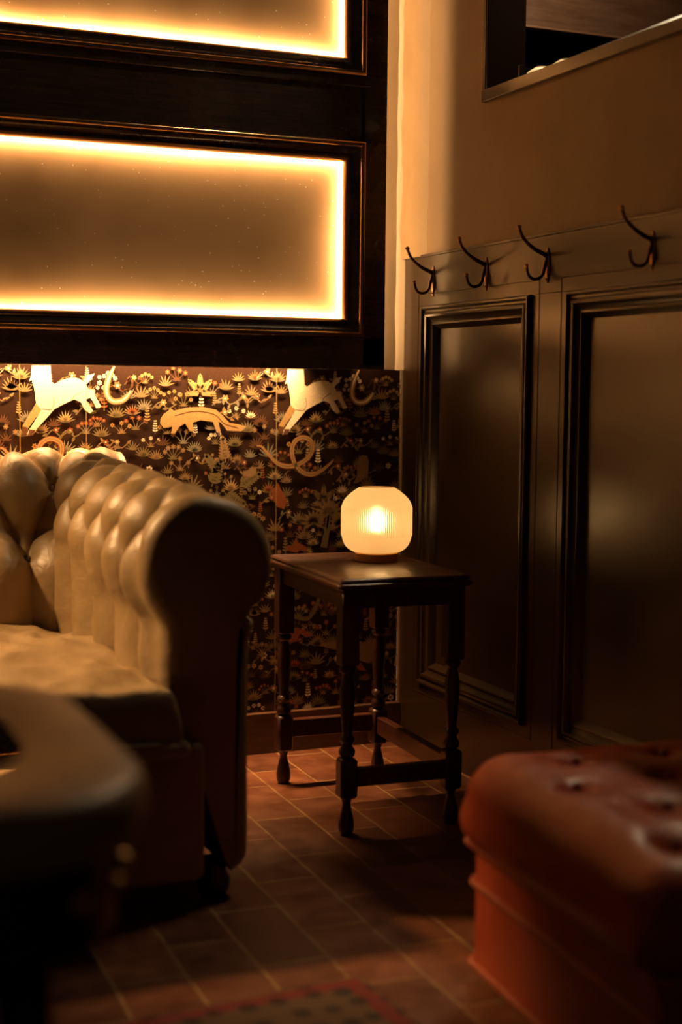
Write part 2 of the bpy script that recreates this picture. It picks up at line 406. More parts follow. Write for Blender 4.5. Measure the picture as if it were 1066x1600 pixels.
for i, (z0, z1) in enumerate(PANES):
    for nm_, pr_, mt_ in (('highlight_bead', scr_prof[:9], M_bead_hi), ('moulding_cove', scr_prof[8:15], M_frame), ('moulding_lip', scr_prof[14:], M_mould)):
        smooth_angle(P(MB().ring(PX0-MW, PX1+MW, z0-MW, z1+MW, pr_, fnB).build(nm_, mt_, scr)), 50)
    pw = P(obj('pane', [(PX0-.03, PY, z0-.03), (PX1+.03, PY, z0-.03), (PX1+.03, PY, z1+.03), (PX0-.03, PY, z1+.03)], [(0, 1, 2, 3)], M_pane, scr))
    cx, cz = (PX0+PX1)/2, (z0+z1)/2; Wd = PX1-PX0; Hh = z1-z0
    bk = .007; e = .005; q = P_PANE if i == 0 else P_PANE_UP
    area('led_strip_light', (cx, PY+bk, z1+e), (0, -1, -.35), (1, 0, 0), Wd, .008, q*Wd*1.1)
    area('led_strip_light', (cx, PY+bk, z0-e), (0, -1, .35), (1, 0, 0), Wd, .008, q*Wd)
    area('led_strip_light', (PX1+e, PY+bk, cz), (-.35, -1, 0), (0, 0, 1), Hh, .008, q*Hh*1.3)
    area('led_strip_light', (PX0-e, PY+bk, cz), (.35, -1, 0), (0, 0, 1), Hh, .008, q*Hh*1.1)
    st = MB().box((PX0-.02, PY+bk+.002, z1+.008), (PX1+.02, PY+bk+.005, z1+.018)).box((PX0-.02, PY+bk+.002, z0-.018), (PX1+.02, PY+bk+.005, z0-.008))
    P(st.build('led_tape', M_cavity, scr))
P(MB().box((FX0+.05, -.036, 1.181), (-.30, -.020, 1.187)).build('led_tape', M_led, scr))
P(MB().box((-.180, -.042, 1.15), (-.175, -.028, 2.48)).build('led_tape', M_led, scr))
# battens that hold the screen off the wall
for zz in (1.2, 2.2): P(MB().box((FX0+.2, yb+.006, zz), (-.5, -.0, zz+.04)).build('batten', M_blackw, scr))

# ------------------------------------------------------------------ wallpaper
INK = {}
def ink(name, col, rough=.75):
    t = NT('wallpaper '+name); n = t.noise(330, 3, .7)
    r = t.ramp(n.outputs[0], [(.36, [q*.8 for q in col]), (.62, [min(1, q*1.1) for q in col])]); t.l.new(r.outputs[0], t.b.inputs['Base Color'])
    t.set(Roughness=rough); t.b.inputs['Specular IOR Level'].default_value = .06
    INK[name] = (len(INK), t.m)
for nm, col in dict(ground=(.028, .014, .009), cream=(.84, .74, .56), gold=(.40, .27, .12), tan=(.25, .165, .085), olive=(.17, .135, .065), rust=(.27, .085, .035), slate=(.21, .19, .14), brown=(.10, .05, .025)).items(): ink(nm, col)
WV = []; WF = []; WM = []
TOPZ, BOTZ, LX, RX = 1.106, .1185, -3.2, -.0035
layer = [0, '']
def poly(pts, col):
    pts = [(x, z) for x, z in pts]
    if max(p[0] for p in pts) < LX or min(p[0] for p in pts) > RX: return
    pts = [(min(max(x, LX), RX), min(max(z, BOTZ), TOPZ)) for x, z in pts]
    k = len(WV); 
    if col != layer[1]: layer[0] += 1; layer[1] = col
    y = -.0012 - .0000006*layer[0]
    for x, z in pts: WV.append((x, y, z))
    WF.append(tuple(range(k, k+len(pts)))); WM.append(INK[col][0])
def strip(pts, wd, col):
    """ribbon along pts, widths wd"""
    n = len(pts)
    L = []; R_ = []
    for i, (x, z) in enumerate(pts):
        a = pts[max(i-1, 0)]; b = pts[min(i+1, n-1)]; dx, dz = b[0]-a[0], b[1]-a[1]; l = math.hypot(dx, dz) or 1
        ww = wd[i] if hasattr(wd, '__len__') else wd
        L.append((x-dz/l*ww, z+dx/l*ww)); R_.append((x+dz/l*ww, z-dx/l*ww))
    for i in range(n-1): poly([L[i], L[i+1], R_[i+1], R_[i]], col)
def sm2(pts, n=6): return [(p.x, p.y) for p in catmull([(a, b, 0) for a, b in pts], n)]
def leaf(x, z, a, l, w_, col):
    ca, sa = math.cos(a), math.sin(a); out = []
    for t, s in ((0, 0), (.25, .8), (.5, 1), (.75, .6), (1, 0), (.75, -.6), (.5, -1), (.25, -.8)):
        u = t*l; q = s*w_; out.append((x+u*ca-q*sa, z+u*sa+q*ca))
    poly(out, col)
def flower(x, z, r, n, col, mid):
    a0 = random.random()*6
    for k in range(n): leaf(x, z, a0+2*PI*k/n, r, r*.36, col)
    poly([(x+r*.3*math.cos(2*PI*k/8), z+r*.3*math.sin(2*PI*k/8)) for k in range(8)], mid)
def tuft(x, z, s, col, n=9, spread=1.25, w_=.07):
    for k in range(n):
        a = PI/2 + (k/(n-1)-.5)*2*spread; l = s*(.75+.25*math.cos(a-PI/2))*random.uniform(.85, 1.1)
        leaf(x, z, a, l, s*w_, col)
def sprig(x, z, s, stem, fl, mid, n=5):
    for k in range(n):
        a = PI/2 + (k/(n-1)-.5)*1.7; l = s*random.uniform(.75, 1)
        ex, ez = x+l*math.cos(a), z+l*math.sin(a)
        strip([(x, z), ((x+ex)/2+.1*s*math.cos(a)*0, (z+ez)/2+.05*s), (ex, ez)], s*.018, stem)
        flower(ex, ez, s*.2, 6, fl, mid)
    tuft(x, z, s*.5, stem, 6, 1.4, .09)
def spike(x, z, s, stem, fl):
    strip([(x, z), (x, z+s)], s*.02, stem)
    for k in range(5):
        zz = z+s*(.2+.18*k)
        for sg in (-1, 1): leaf(x, zz, PI/2-sg*1.15, s*.24*(1-.12*k), s*.055, fl)
def fern(x, z, s, a, col):
    strip([(x, z), (x+s*math.cos(a), z+s*math.sin(a))], s*.02, col)
    for k in range(1, 8):
        t = k/8; px_, pz = x+s*t*math.cos(a), z+s*t*math.sin(a)
        for sg in (-1, 1): leaf(px_, pz, a+sg*.95, s*.38*(1-.65*t), s*.06, col)
    leaf(x+s*.85*math.cos(a), z+s*.85*math.sin(a), a, s*.25, s*.07, col)
def broad(x, z, s, col):
    for a, l in ((PI/2, 1), (PI/2+.8, .95), (PI/2-.8, .95), (PI+.25, .8), (-.25, .8)): fern(x, z, s*l*.62, a, col)
def vine(pts, col, w_=.0016):
    pp = sm2(pts, 5); strip(pp, w_, col)
    for i in range(2, len(pp), 4): leaf(pp[i][0], pp[i][1], random.uniform(0, 6.28), .018, .004, col)
def serpent(pts, wd, a='rust', b='gold', c='tan'):
    pp = sm2(pts, 8); n = len(pp)
    ws = [wd*min(1, .25+3.5*t, .3+4*(1-t)) for t in [i/(n-1) for i in range(n)]]
    strip(pp, ws, a); strip(pp, [q*.72 for q in ws], b); strip(pp, [q*.3 for q in ws], c)
def palm(x, z, s, col, c2):
    strip([(x, z), (x+.06*s, z+.3*s), (x+.10*s, z+.62*s)], [.07*s, .055*s, .04*s], c2)
    for (dx, dz, r) in ((.1, .66, .34), (-.22, .5, .26), (.34, .45, .24)):
        strip([(x+.06*s, z+.35*s), (x+dx*s, z+dz*s)], .02*s, c2)
        for k in range(11): leaf(x+dx*s, z+dz*s, -.5+k*.42, r*s, .035*s, col)
k = len(WV)
def WP(px, py):
    p = ony(px, py, 0); return (p.x, p.z)
def crop(ox, oy, s, pts): return [WP(ox+a/s, oy+b/s) for a, b in pts]
T = WP(431, 700)[0]-WP(31, 700)[0]     # pattern repeat
# ground
WV += [(LX, -.001, BOTZ), (RX, -.001, BOTZ), (RX, -.001, TOPZ), (LX, -.001, TOPZ)]; WF.append((0, 1, 2, 3)); WM.append(0)
# small plants everywhere, the same scatter in each repeat
stems = ['olive', 'tan', 'olive', 'slate', 'brown', 'tan']; fls = ['rust', 'gold', 'rust', 'cream', 'tan', 'gold']
spots = []
tries = 0
while len(spots) < 380 and tries < 20000:
    tries += 1
    x, z = random.uniform(0, T), random.uniform(.12, 1.09)
    if all(min(abs(x-a), T-abs(x-a))**2 + (z-b)**2 > .0315**2 for a, b in spots): spots.append((x, z))
for rep in range(-3, 2):
    random.seed(77)
    for (x, z) in spots:
        X = -.397 + x + rep*T; kind = random.random(); s = random.uniform(.026, .043)
        st, fl = random.choice(stems), random.choice(fls)
        if kind < .34: tuft(X, z-.018, s, st, random.choice((7, 9, 11))); 
        elif kind < .62: sprig(X, z-.02, s, st, fl, 'gold' if fl != 'gold' else 'rust', random.choice((3, 4, 5)))
        elif kind < .74: spike(X, z-.022, s*1.2, st, fl)
        elif kind < .86:
            tuft(X, z-.016, s*.9, st, 9); tuft(X, z-.012, s*.62, fl, 7, 1.1, .1)
        else:
            a = random.uniform(0, 6.28); vine([(X-s, z-.01), (X-.3*s, z+.01), (X+.4*s, z-.006), (X+s*1.1, z+.006)], st); flower(X, z+.01, s*.3, 6, fl, 'cream')
# large motifs (coordinates read off one repeat of the paper)
A = (310, 565, 3.331); B_ = (340, 680, 3.676); Cc = (0, 560, 1.615); D_ = (0, 565, 3.331)
body = crop(*A, [(462, 40), (545, 40), (550, 120), (562, 130), (600, 108), (640, 98), (675, 104), (702, 128), (718, 158), (735, 155), (747, 190), (772, 240), (750, 248), (735, 215), (722, 196), (702, 205), (735, 260), (720, 272), (695, 252), (680, 218), (650, 204), (600, 228), (550, 258), (500, 252), (478, 225), (470, 150), (460, 110), (448, 118), (455, 95)])
leg1 = crop(*A, [(478, 220), (512, 250), (470, 300), (440, 345), (432, 376), (412, 372), (416, 330), (450, 272)])
leg2 = crop(*A, [(505, 248), (556, 256), (520, 300), (480, 345), (462, 376), (437, 380), (440, 358), (470, 310)])
hoof = [crop(*A, [(416, 335), (440, 340), (432, 378), (412, 374)]), crop(*A, [(446, 350), (474, 352), (462, 378), (437, 382)])]
tail = crop(*A, [(688, 118), (712, 88), (745, 78), (732, 100), (706, 132)])
fold = sm2(crop(*A, [(640, 205), (655, 185), (690, 165)]), 4); fold2 = sm2(crop(*A, [(545, 255), (560, 225), (555, 190)]), 4)
s1 = crop(*A, [(840, 30), (812, 90), (797, 140), (800, 185), (825, 212), (862, 210), (888, 190), (908, 160)])
s2 = crop(*B_, [(222, 60), (250, 66), (290, 110), (340, 160), (395, 178), (450, 170), (505, 140), (540, 90), (535, 35), (485, 12), (438, 40), (424, 95), (440, 160), (485, 212), (540, 225), (590, 205), (640, 165), (662, 140)])
fox = crop(*Cc, [(404, 152), (412, 140), (424, 132), (428, 125), (438, 132), (470, 124), (510, 122), (545, 130), (562, 145), (578, 163), (600, 166), (620, 172), (608, 184), (572, 182), (556, 162), (550, 160), (556, 186), (546, 187), (536, 160), (505, 156), (486, 162), (488, 184), (478, 184), (466, 164), (452, 172), (440, 190), (430, 188), (434, 172), (412, 176), (403, 164)])
foxl = sm2(crop(*Cc, [(440, 145), (490, 134), (540, 142), (565, 165), (600, 176)]), 5)
owl = crop(*B_, [(810, 125), (830, 112), (855, 118), (865, 150), (862, 200), (855, 245), (835, 250), (800, 275), (778, 275), (798, 232), (800, 170)])
pea = crop(*B_, [(340, 270), (352, 285), (360, 310), (385, 345), (396, 380), (380, 425), (340, 410), (312, 360), (306, 320), (325, 300)])
rooster = crop(*B_, [(130, 195), (150, 205), (170, 200), (195, 180), (215, 188), (222, 205), (205, 235), (175, 240), (145, 230), (125, 215), (140, 180)])
flame = crop(*B_, [(390, 650), (400, 630), (425, 635), (440, 600), (452, 585), (458, 615), (490, 630), (512, 645), (500, 665), (470, 660), (450, 675), (410, 665)])
beast2 = [WP(*q) for q in ((497, 1008), (520, 1000), (545, 1004), (560, 1004), (585, 1000), (590, 1025), (575, 1036), (556, 1030), (540, 1034), (528, 1016))]
beast3 = [WP(*q) for q in ((548, 1030), (562, 1034), (572, 1048), (560, 1047))]
scroll = [WP(*q) for q in ((455, 962), (480, 966), (494, 945), (500, 922), (493, 912))]
scroll2 = [WP(*q) for q in ((520, 960), (508, 950), (506, 935), (516, 926))]
dog = [WP(*q) for q in ((430, 990), (445, 985), (462, 980), (476, 984), (488, 992), (478, 996), (468, 990), (462, 1002), (450, 1004), (445, 1012))]
def sh(pts, dx): return [(x+dx, z) for x, z in pts]
for rep in (-2, -1, 0, 1):
    dx = rep*T
    for (px, py, s) in ((312, 612, .075), (392, 845, .06), (505, 783, .075)): 
        x, z = WP(px, py); poly([(x+dx+.035*math.cos(t), z+.03+.04*math.sin(t)) for t in [k*.7 for k in range(9)]], 'ground'); broad(x+dx, z, s, 'gold' if py < 700 else 'tan')
    for (px, py, a, s) in ((352, 722, 1.7, .07), (345, 740, 2.3, .07), (372, 760, .5, .075), (350, 770, -.5, .07), (330, 760, 1.2, .08)):
        x, z = WP(px, py); fern(x+dx, z, s, a, 'olive' if py > 730 else 'tan')
    x, z = WP(505, 855); palm(x+dx, z, .15, 'tan', 'olive')
    serpent(sh(s2, dx), .0072); serpent(sh(s1, dx), .0085, 'tan', 'gold', 'cream')
    poly(sh(fox, dx), 'gold'); strip(sh(foxl, dx), .0016, 'brown')
    poly(sh(owl, dx), 'tan'); poly(sh(pea, dx), 'rust'); poly(sh(rooster, dx), 'tan'); poly(sh(flame, dx), 'rust')
    poly(sh(beast2, dx), 'tan'); poly(sh(beast3, dx), 'rust'); poly(sh(dog, dx), 'rust')
    strip(sh(sm2(scroll, 5), dx), .006, 'olive'); strip(sh(sm2(scroll2, 5), dx), .006, 'brown')
    poly(sh(leg1, dx), 'gold'); poly(sh(leg2, dx), 'cream'); poly(sh(body, dx), 'cream'); poly(sh(tail, dx), 'cream')
    for h_ in hoof: poly(sh(h_, dx), 'brown')
    strip(sh(fold, dx), .0009, 'tan'); strip(sh(fold2, dx), .0009, 'tan')
    # seams between lengths of paper
for sx in (-.397, -1.123, -1.849, -.945, -1.671, -2.4):
    poly([(sx-.0008, BOTZ), (sx+.0008, BOTZ), (sx+.0008, TOPZ), (sx-.0008, TOPZ)], 'gold')
wp = obj('wallpaper', WV, WF, None, wb, mats=[v_[1] for v_ in sorted(INK.values(), key=lambda t: t[0])], mi=WM)

# ------------------------------------------------------------------ chesterfield sofa
sofa = thing('chesterfield_sofa', 'olive tan leather sofa with deep buttoned rolled arm, standing against the wallpapered wall', 'sofa', (-1.9, -.6, 0))
PITCHB = .155
def sweep(name, p0, along, inward, length, zc0, zc1, qi0, qi1, y_front=None, phase=0.0, cap=True, flip=1, vrows=None):
    """roll arm/back: cross-section (q toward the seat, z) swept from p0 along `along`"""
    NS = int(length/.0036); rows = []
    R_ = .135
    def section(t):
        zc = zc0+(zc1-zc0)*t; qi = qi0+(qi1-qi0)*t
        pts = [(qi-.01, -.36), (qi, -.28), (qi+.004, -.20), (qi*.9+.012, -.12), (R_*.97*.9+qi*.1, -.055)]
        for d in (180, 150, 120, 90, 60, 30, 0, -30, -52): 
            a = math.radians(d); pts.append((-R_*math.cos(a), R_*math.sin(a)))
        pts += [(-R_*.70, -.125), (-.087, -.165), (-.084, -.25), (-.084, -.40), (-.084, -(zc-.11)), (-.074, -(zc-.07)), (-.048, -(zc-.05))]
        sp = catmull([(a, b, 0) for a, b in pts], 10)
        return sp, zc
    # cumulative v reference from first section
    sp, _ = section(0); cum = [0]
    for a, b in zip(sp, sp[1:]): cum.append(cum[-1]+(b-a).length)
    NV = 260
    def resample(sp):
        cu = [0]
        for a, b in zip(sp, sp[1:]): cu.append(cu[-1]+(b-a).length)
        out = []; j = 0
        for i in range(NV+1):
            # denser sampling over the visible roll
            t = i/NV; L = cu[-1]*t
            while j < len(cu)-2 and cu[j+1] < L: j += 1
            f_ = (L-cu[j])/max(1e-9, cu[j+1]-cu[j]); out.append(sp[j].lerp(sp[j+1], min(1, max(0, f_))))
        return out, cu[-1]
    # positions of button rows in arc length: lower at angle ~200deg, upper ~ 135deg, third over the crest
    vtop = None
    verts = []; faces = []; btn = []
    al = Vector(along); inw = Vector(inward); up = Vector((0, 0, 1)); p0 = Vector(p0)
    fr = .035; extra = [fr*(1-math.cos(a)) for a in [PI/2*k/7 for k in range(8)]]
    rings = []
    for i in range(NS+1): rings.append((i/NS*length, 0.0))
    nf = 7
    pre = [(-fr*math.sin(PI/2*k/nf), fr*(1-math.cos(PI/2*k/nf))) for k in range(nf, 0, -1)] if cap else []
    rings = pre + rings
    for (s, inset) in rings:
        t = min(1, max(0, s/length)); sp, zc = section(t); rs, tot = resample(sp)
        # find v of the 205deg, 140deg, 60deg points (by angle about roll centre)
        for i, q in enumerate(rs):
            a = rs[min(i+1, NV)]-rs[max(i-1, 0)]; nrm = Vector((a.y, -a.x, 0)).normalized()   # q,z plane, outward
            v_ = tot*i/NV
            if vtop is None: vtop = tot
            if inset == 0 or True:
                ang_v1, ang_v2 = V1, V1+DV
                vc = min(max(v_-V1, 0), 2.0*DV)
                aa = (s+phase)/PITCHB + vc/(2*DV); bb = (s+phase)/PITCHB - vc/(2*DV)
                fa, fb = (math.sqrt(math.sin(PI*q_)**2+.0012)/1.0006 for q_ in (aa, bb))
                prod = fa*fb
                puff = .052*(prod**.42)
                # deep pits at the buttons
                da = aa-round(aa); db = bb-round(bb)
                if vc > 0 or abs(v_-V1) < .02:
                    d2_ = ((da+db)/2*PITCHB)**2*1.0 + ((da-db)*DV)**2
                    if v_ < V1: d2_ = (da*PITCHB)**2 + (v_-V1)**2
                    puff -= .014*math.exp(-d2_/(.016**2))
                fade = 1.0
                if v_ < V1: fade = .55+.45*max(0, 1-(V1-v_)/.28)
                if v_ > V1+1.6*DV: fade = max(0, 1-(v_-(V1+1.6*DV))/(.5*DV))
                if i == 0: fade = 0
                wr_ = noise.noise(Vector((s*9+phase*7, v_*14, 3.1)))*.004 + noise.noise(Vector((s*30, v_*36, 8)))*.0015
                h = puff*fade + wr_*(1 if v_ < V1+2*DV else .3) - .018*fade
                if s < .05: h = h*max(0, s)/.05 + .012*(1-max(0, s)/.05)*fade
            pt = q + nrm*(h - inset)
            verts.append(p0 + al*s + inw*pt.x + up*(zc+pt.y))
    n1 = NV+1; nr = len(rings)
    for a in range(nr-1):
        for b in range(NV): faces.append((a*n1+b, a*n1+b+1, (a+1)*n1+b+1, (a+1)*n1+b))
    if cap: faces.append(tuple(range(n1)))
    faces.append(tuple((nr-1)*n1+b for b in range(n1)))
    o = smooth_angle(P(obj(name, verts, faces, M_sofa, sofa, True)), 50)
    # buttons
    for r_ in range(2):
        vv = V1 + DV*r_
        k = 0
        while True:
            s = (k + .5*(r_ % 2))*PITCHB - phase; k += 1
            if s < .03: continue
            if s > length-.04: break
            t = s/length; sp, zc = section(t); rs, tot = resample(sp); i = int(round(vv/tot*NV)); q = rs[i]
            a = rs[i+1]-rs[i-1]; nrm = Vector((a.y, -a.x, 0)).normalized(); c = q - nrm*.022
            bpos = p0+al*s+inw*c.x+up*(zc+c.y)
            bo = obj('button', [], [], M_btn, o); bm_ = MB().ball((0, 0, 0), .010, 12, (1, 1, 1))
            me = bo.data; me.from_pydata([tuple(x) for x in bm_.v], [], bm_.f); me.update()
            me.polygons.foreach_set('use_smooth', [True]*len(me.polygons))
            bo.matrix_parent_inverse = o.matrix_parent_inverse.copy(); bo.location = bpos; bo.matrix_parent_inverse = Matrix.Identity(4)
    return o
V1, DV = .335, .125
XA = -.957
arm = sweep('arm', (XA, -1.085, 0), (0, 1, 0), (-1, 0, 0), 1.02, .695, .735, .095, .165, phase=.03)
V1, DV = .29, .19
back = sweep('back', (-.90, -.165, 0), (-1, 0, 0), (0, -1, 0), 2.0, .735, .735, .235, .235, phase=.036, cap=False)
V1, DV = .335, .125
arm2 = sweep('arm', (-2.83, -1.085, 0), (0, 1, 0), (1, 0, 0), 1.02, .695, .735, .095, .165, phase=.03)
# seat base and front rail
b = MB().box((-2.80, -1.165, .06), (-.985, -.10, .345), .02, 4)
smooth_angle(P(b.build('seat_base', M_sofa, sofa)))
def cushion(x0, x1, y0, y1, z0, z1, seed):
    nx, ny = 90, 90; v = []; f = []
    def top(u, w_):
        x = x0+(x1-x0)*u; y = y0+(y1-y0)*w_
        ex = min(u, 1-u)*(x1-x0); ey = min(w_, 1-w_)*(y1-y0)
        r = .024
        kx = 1-max(0, 1-ex/r)**2; ky = 1-max(0, 1-ey/r)**2
        crown = .028*math.sin(PI*min(max(u, 0), 1))**.6*math.sin(PI*w_)**.6
        wr_ = noise.noise(Vector((x*5+seed, y*5, 1)))*.018 + abs(noise.noise(Vector((x*9+seed, y*6, 4))))*-.026 + noise.noise(Vector((x*26, y*20, seed)))*.0025
        return x, y, z0 + (z1-z0)*(.30+.70*math.sqrt(max(0, kx*ky))) + (crown+wr_)*min(1, ex/.03)*min(1, ey/.03)
    for j in range(ny+1):
        for i in range(nx+1):
            u = .5-.5*math.cos(PI*i/nx); w_ = .5-.5*math.cos(PI*j/ny); v.append(top(u, w_))
    n1 = nx+1
    for j in range(ny):
        for i in range(nx): f.append((j*n1+i, j*n1+i+1, (j+1)*n1+i+1, (j+1)*n1+i))
    # skirt
    loop = [i for i in range(nx+1)] + [j*n1+nx for j in range(1, ny+1)] + [ny*n1+i for i in range(nx-1, -1, -1)] + [j*n1 for j in range(ny-1, 0, -1)]
    k = len(v); cx, cy = (x0+x1)/2, (y0+y1)/2
    lay = []
    for dz, ins in ((.75, -.010), (.4, -.012), (.1, -.004), (0, .012)):
        base = len(v)
        for li in loop:
            p = v[li]; dx = 0; dy = 0
            sx = 1 if abs(p[0]-x1) < 1e-6 else (-1 if abs(p[0]-x0) < 1e-6 else 0); sy = 1 if abs(p[1]-y1) < 1e-6 else (-1 if abs(p[1]-y0) < 1e-6 else 0)
            v.append((p[0]-sx*ins, p[1]-sy*ins, z0+(p[2]-z0)*dz))
        lay.append(base)
    L = len(loop); prev = None
    for li_, base in enumerate(lay):
        for q in range(L):
            a0 = loop[q] if li_ == 0 else lay[li_-1]+q; a1 = loop[(q+1) % L] if li_ == 0 else lay[li_-1]+(q+1) % L
            f.append((a0, a1, base+(q+1) % L, base+q))
    f.append(tuple(lay[-1]+q for q in range(L)))
    return obj('seat_cushion', v, f, M_cush, sofa, True)
c1 = P(cushion(-1.90, -1.058, -1.245, -.40, .335, .470, 1.7))
c2 = P(cushion(-2.74, -1.905, -1.245, -.40, .335, .470, 5.2))
pz = [(-1.075, -1.215), (-1.075, -1.252), (-1.11, -1.262), (-1.5, -1.262), (-1.88, -1.26)]
P(MB().tube([(-1.062, -.5, .365), (-1.060, -1.0, .365), (-1.066, -1.20, .367), (-1.085, -1.243, .368), (-1.12, -1.252, .37), (-1.5, -1.254, .37), (-1.895, -1.25, .37)], .006, 8).build('cushion_piping', M_cush, sofa, True))
for (x, y) in ((-.94, -1.07), (-.94, -.14), (-2.85, -1.07), (-2.85, -.14)):
    P(MB().lathe([(.026, 0), (.034, .012), (.036, .03), (.026, .055), (.03, .075)], 20, (x, y, 0)).build('foot', M_blackw, sofa, True))

# ------------------------------------------------------------------ side table
TZ = .611
TC = Vector((-.373, -.573, 0)); TR = -.052
tb = thing('side_table', 'dark mahogany side table with turned legs carrying the glowing lamp', 'side table', TC, TR)
W_, D2 = .345, .545
def rrect_ring(w_, d_, r, z, n=6):
    out = []
    for (sx, sy, a0) in ((1, 1, 0), (-1, 1, 90), (-1, -1, 180), (1, -1, 270)):
        for k in range(n+1):
            a = math.radians(a0+90*k/n); out.append((sx*(w_/2-r)+r*math.cos(a), sy*(d_/2-r)+r*math.sin(a), z))
    return out
def stack(layers, name, mat, parent, smooth=True, deg=35):
    v = []; f = []; n = len(layers[0])
    for L in layers: v += L
    for j in range(len(layers)-1):
        for k in range(n): f.append((j*n+k, j*n+(k+1) % n, (j+1)*n+(k+1) % n, (j+1)*n+k))
    f.append(tuple(range(n))); f.append(tuple((len(layers)-1)*n+k for k in range(n)))
    o = obj(name, v, f, mat, parent)
    return smooth_angle(o, deg) if smooth else o
eprof = [(-.012, -.028), (-.006, -.028), (-.002, -.024), (0, -.019), (0, -.015), (-.003, -.012), (-.006, -.0115), (-.007, -.009), (-.004, -.006), (-.006, -.002), (-.010, 0)]
stack([rrect_ring(W_+2*a, D2+2*a, .012, TZ+z) for a, z in eprof], 'tabletop', M_table, tb, deg=60)
lx, ly = (.335-.055)/2-.005, (.53-.055)/2
def turned_leg(x, y, rot=0):
    b_ = MB()
    hs = .0215
    b_.box((x-hs, y-hs, .405), (x+hs, y+hs, TZ-.028), .002, 1)
    b_.lathe([(.012, .405), (.018, .400), (.020, .394), (.018, .388), (.013, .384), (.0125, .378), (.015, .370), (.0185, .345), (.0175, .31), (.0145, .27), (.012, .245), (.0115, .238), (.016, .234), (.0185, .228), (.016, .222), (.012, .218), (.0125, .212), (.017, .207), (.020, .198), (.018, .190), (.012, .186)], 24, (x, y, 0))
    b_.box((x-hs, y-hs, .088), (x+hs, y+hs, .184), .006, 1)
    b_.lathe([(.016, .09), (.011, .080), (.0095, .072), (.012, .060), (.0165, .042), (.019, .026), (.0185, .012), (.013, 0)], 24, (x, y, 0))
    return smooth_angle(b_.build('leg', M_leg, tb), 40)
for sx in (-1, 1):
    for sy in (-1, 1): turned_leg(sx*lx, sy*ly)
az0, az1 = TZ-.072, TZ-.028
MB().box((-lx+.02, -ly-.012, az0), (lx-.02, -ly+.008, az1)).build('apron', M_leg, tb)
MB().box((-lx+.02, ly-.008, az0), (lx-.02, ly+.012, az1)).build('apron', M_leg, tb)
MB().box((-lx-.012, -ly+.02, az0), (-lx+.008, ly-.02, az1)).build('apron', M_leg, tb)
MB().box((lx-.008, -ly+.02, az0), (lx+.012, ly-.02, az1)).build('apron', M_leg, tb)
MB().box((-lx+.02, -ly-.014, .115), (lx-.02, -ly+.010, .158), .002, 1).build('stretcher', M_table, tb)
MB().box((-lx+.02, ly-.012, .125), (lx-.02, ly+.012, .172), .002, 1).build('stretcher', M_table, tb)
MB().box((lx-.012, -ly+.02, .118), (lx+.012, ly-.02, .165), .002, 1).build('stretcher', M_table, tb)

# ------------------------------------------------------------------ table lamp
lp = onz(588, 876, TZ)
lamp = thing('table_lamp', 'small glowing table lamp with ribbed frosted glass shade on a brass base', 'lamp', (lp.x, lp.y, TZ))
smooth_angle(MB().lathe([(.048, 0), (.055, .001), (.056, .003), (.056, .021), (.053, .024), (.02, .025)], 64).build('base', M_brass, lamp), 40)
v = []; f = []; NR = 110*4
prof2 = [(.050, .0238), (.060, .0248), (.071, .030), (.080, .039), (.0862, .051), (.0890, .0625), (.0900, .067), (.0900, .090), (.0900, .120), (.0900, .138), (.0890, .143), (.0862, .151), (.0805, .160), (.073, .168), (.064, .1755), (.055, .182), (.048, .1865), (.0445, .1885), (.043, .186)]
prof2 = [(p.x, p.y) for p in catmull([(a_, b_, 0) for a_, b_ in prof2], 2)]
for (r, z) in prof2:
    rb = 1.0 if .066 <= z <= .141 else 0
    for k in range(NR):
        a = 2*PI*k/NR; rr = r + rb*.0026*(abs(math.sin(a*55))-.5)
        v.append((rr*math.cos(a), rr*math.sin(a), z))
for j in range(len(prof2)-1):
    for k in range(NR): f.append((j*NR+k, j*NR+(k+1) % NR, (j+1)*NR+(k+1) % NR, (j+1)*NR+k))
sh_ = obj('glass_shade', v, f, M_shade, lamp, True)
MB().lathe([(.016, .024), (.016, .070), (.012, .075)], 20).build('bulb_holder', M_brass, lamp, True)
MB().ball((0, 0, .102), .024, 20, (1, 1, 1.25)).build('bulb', M_bulb, lamp, True)

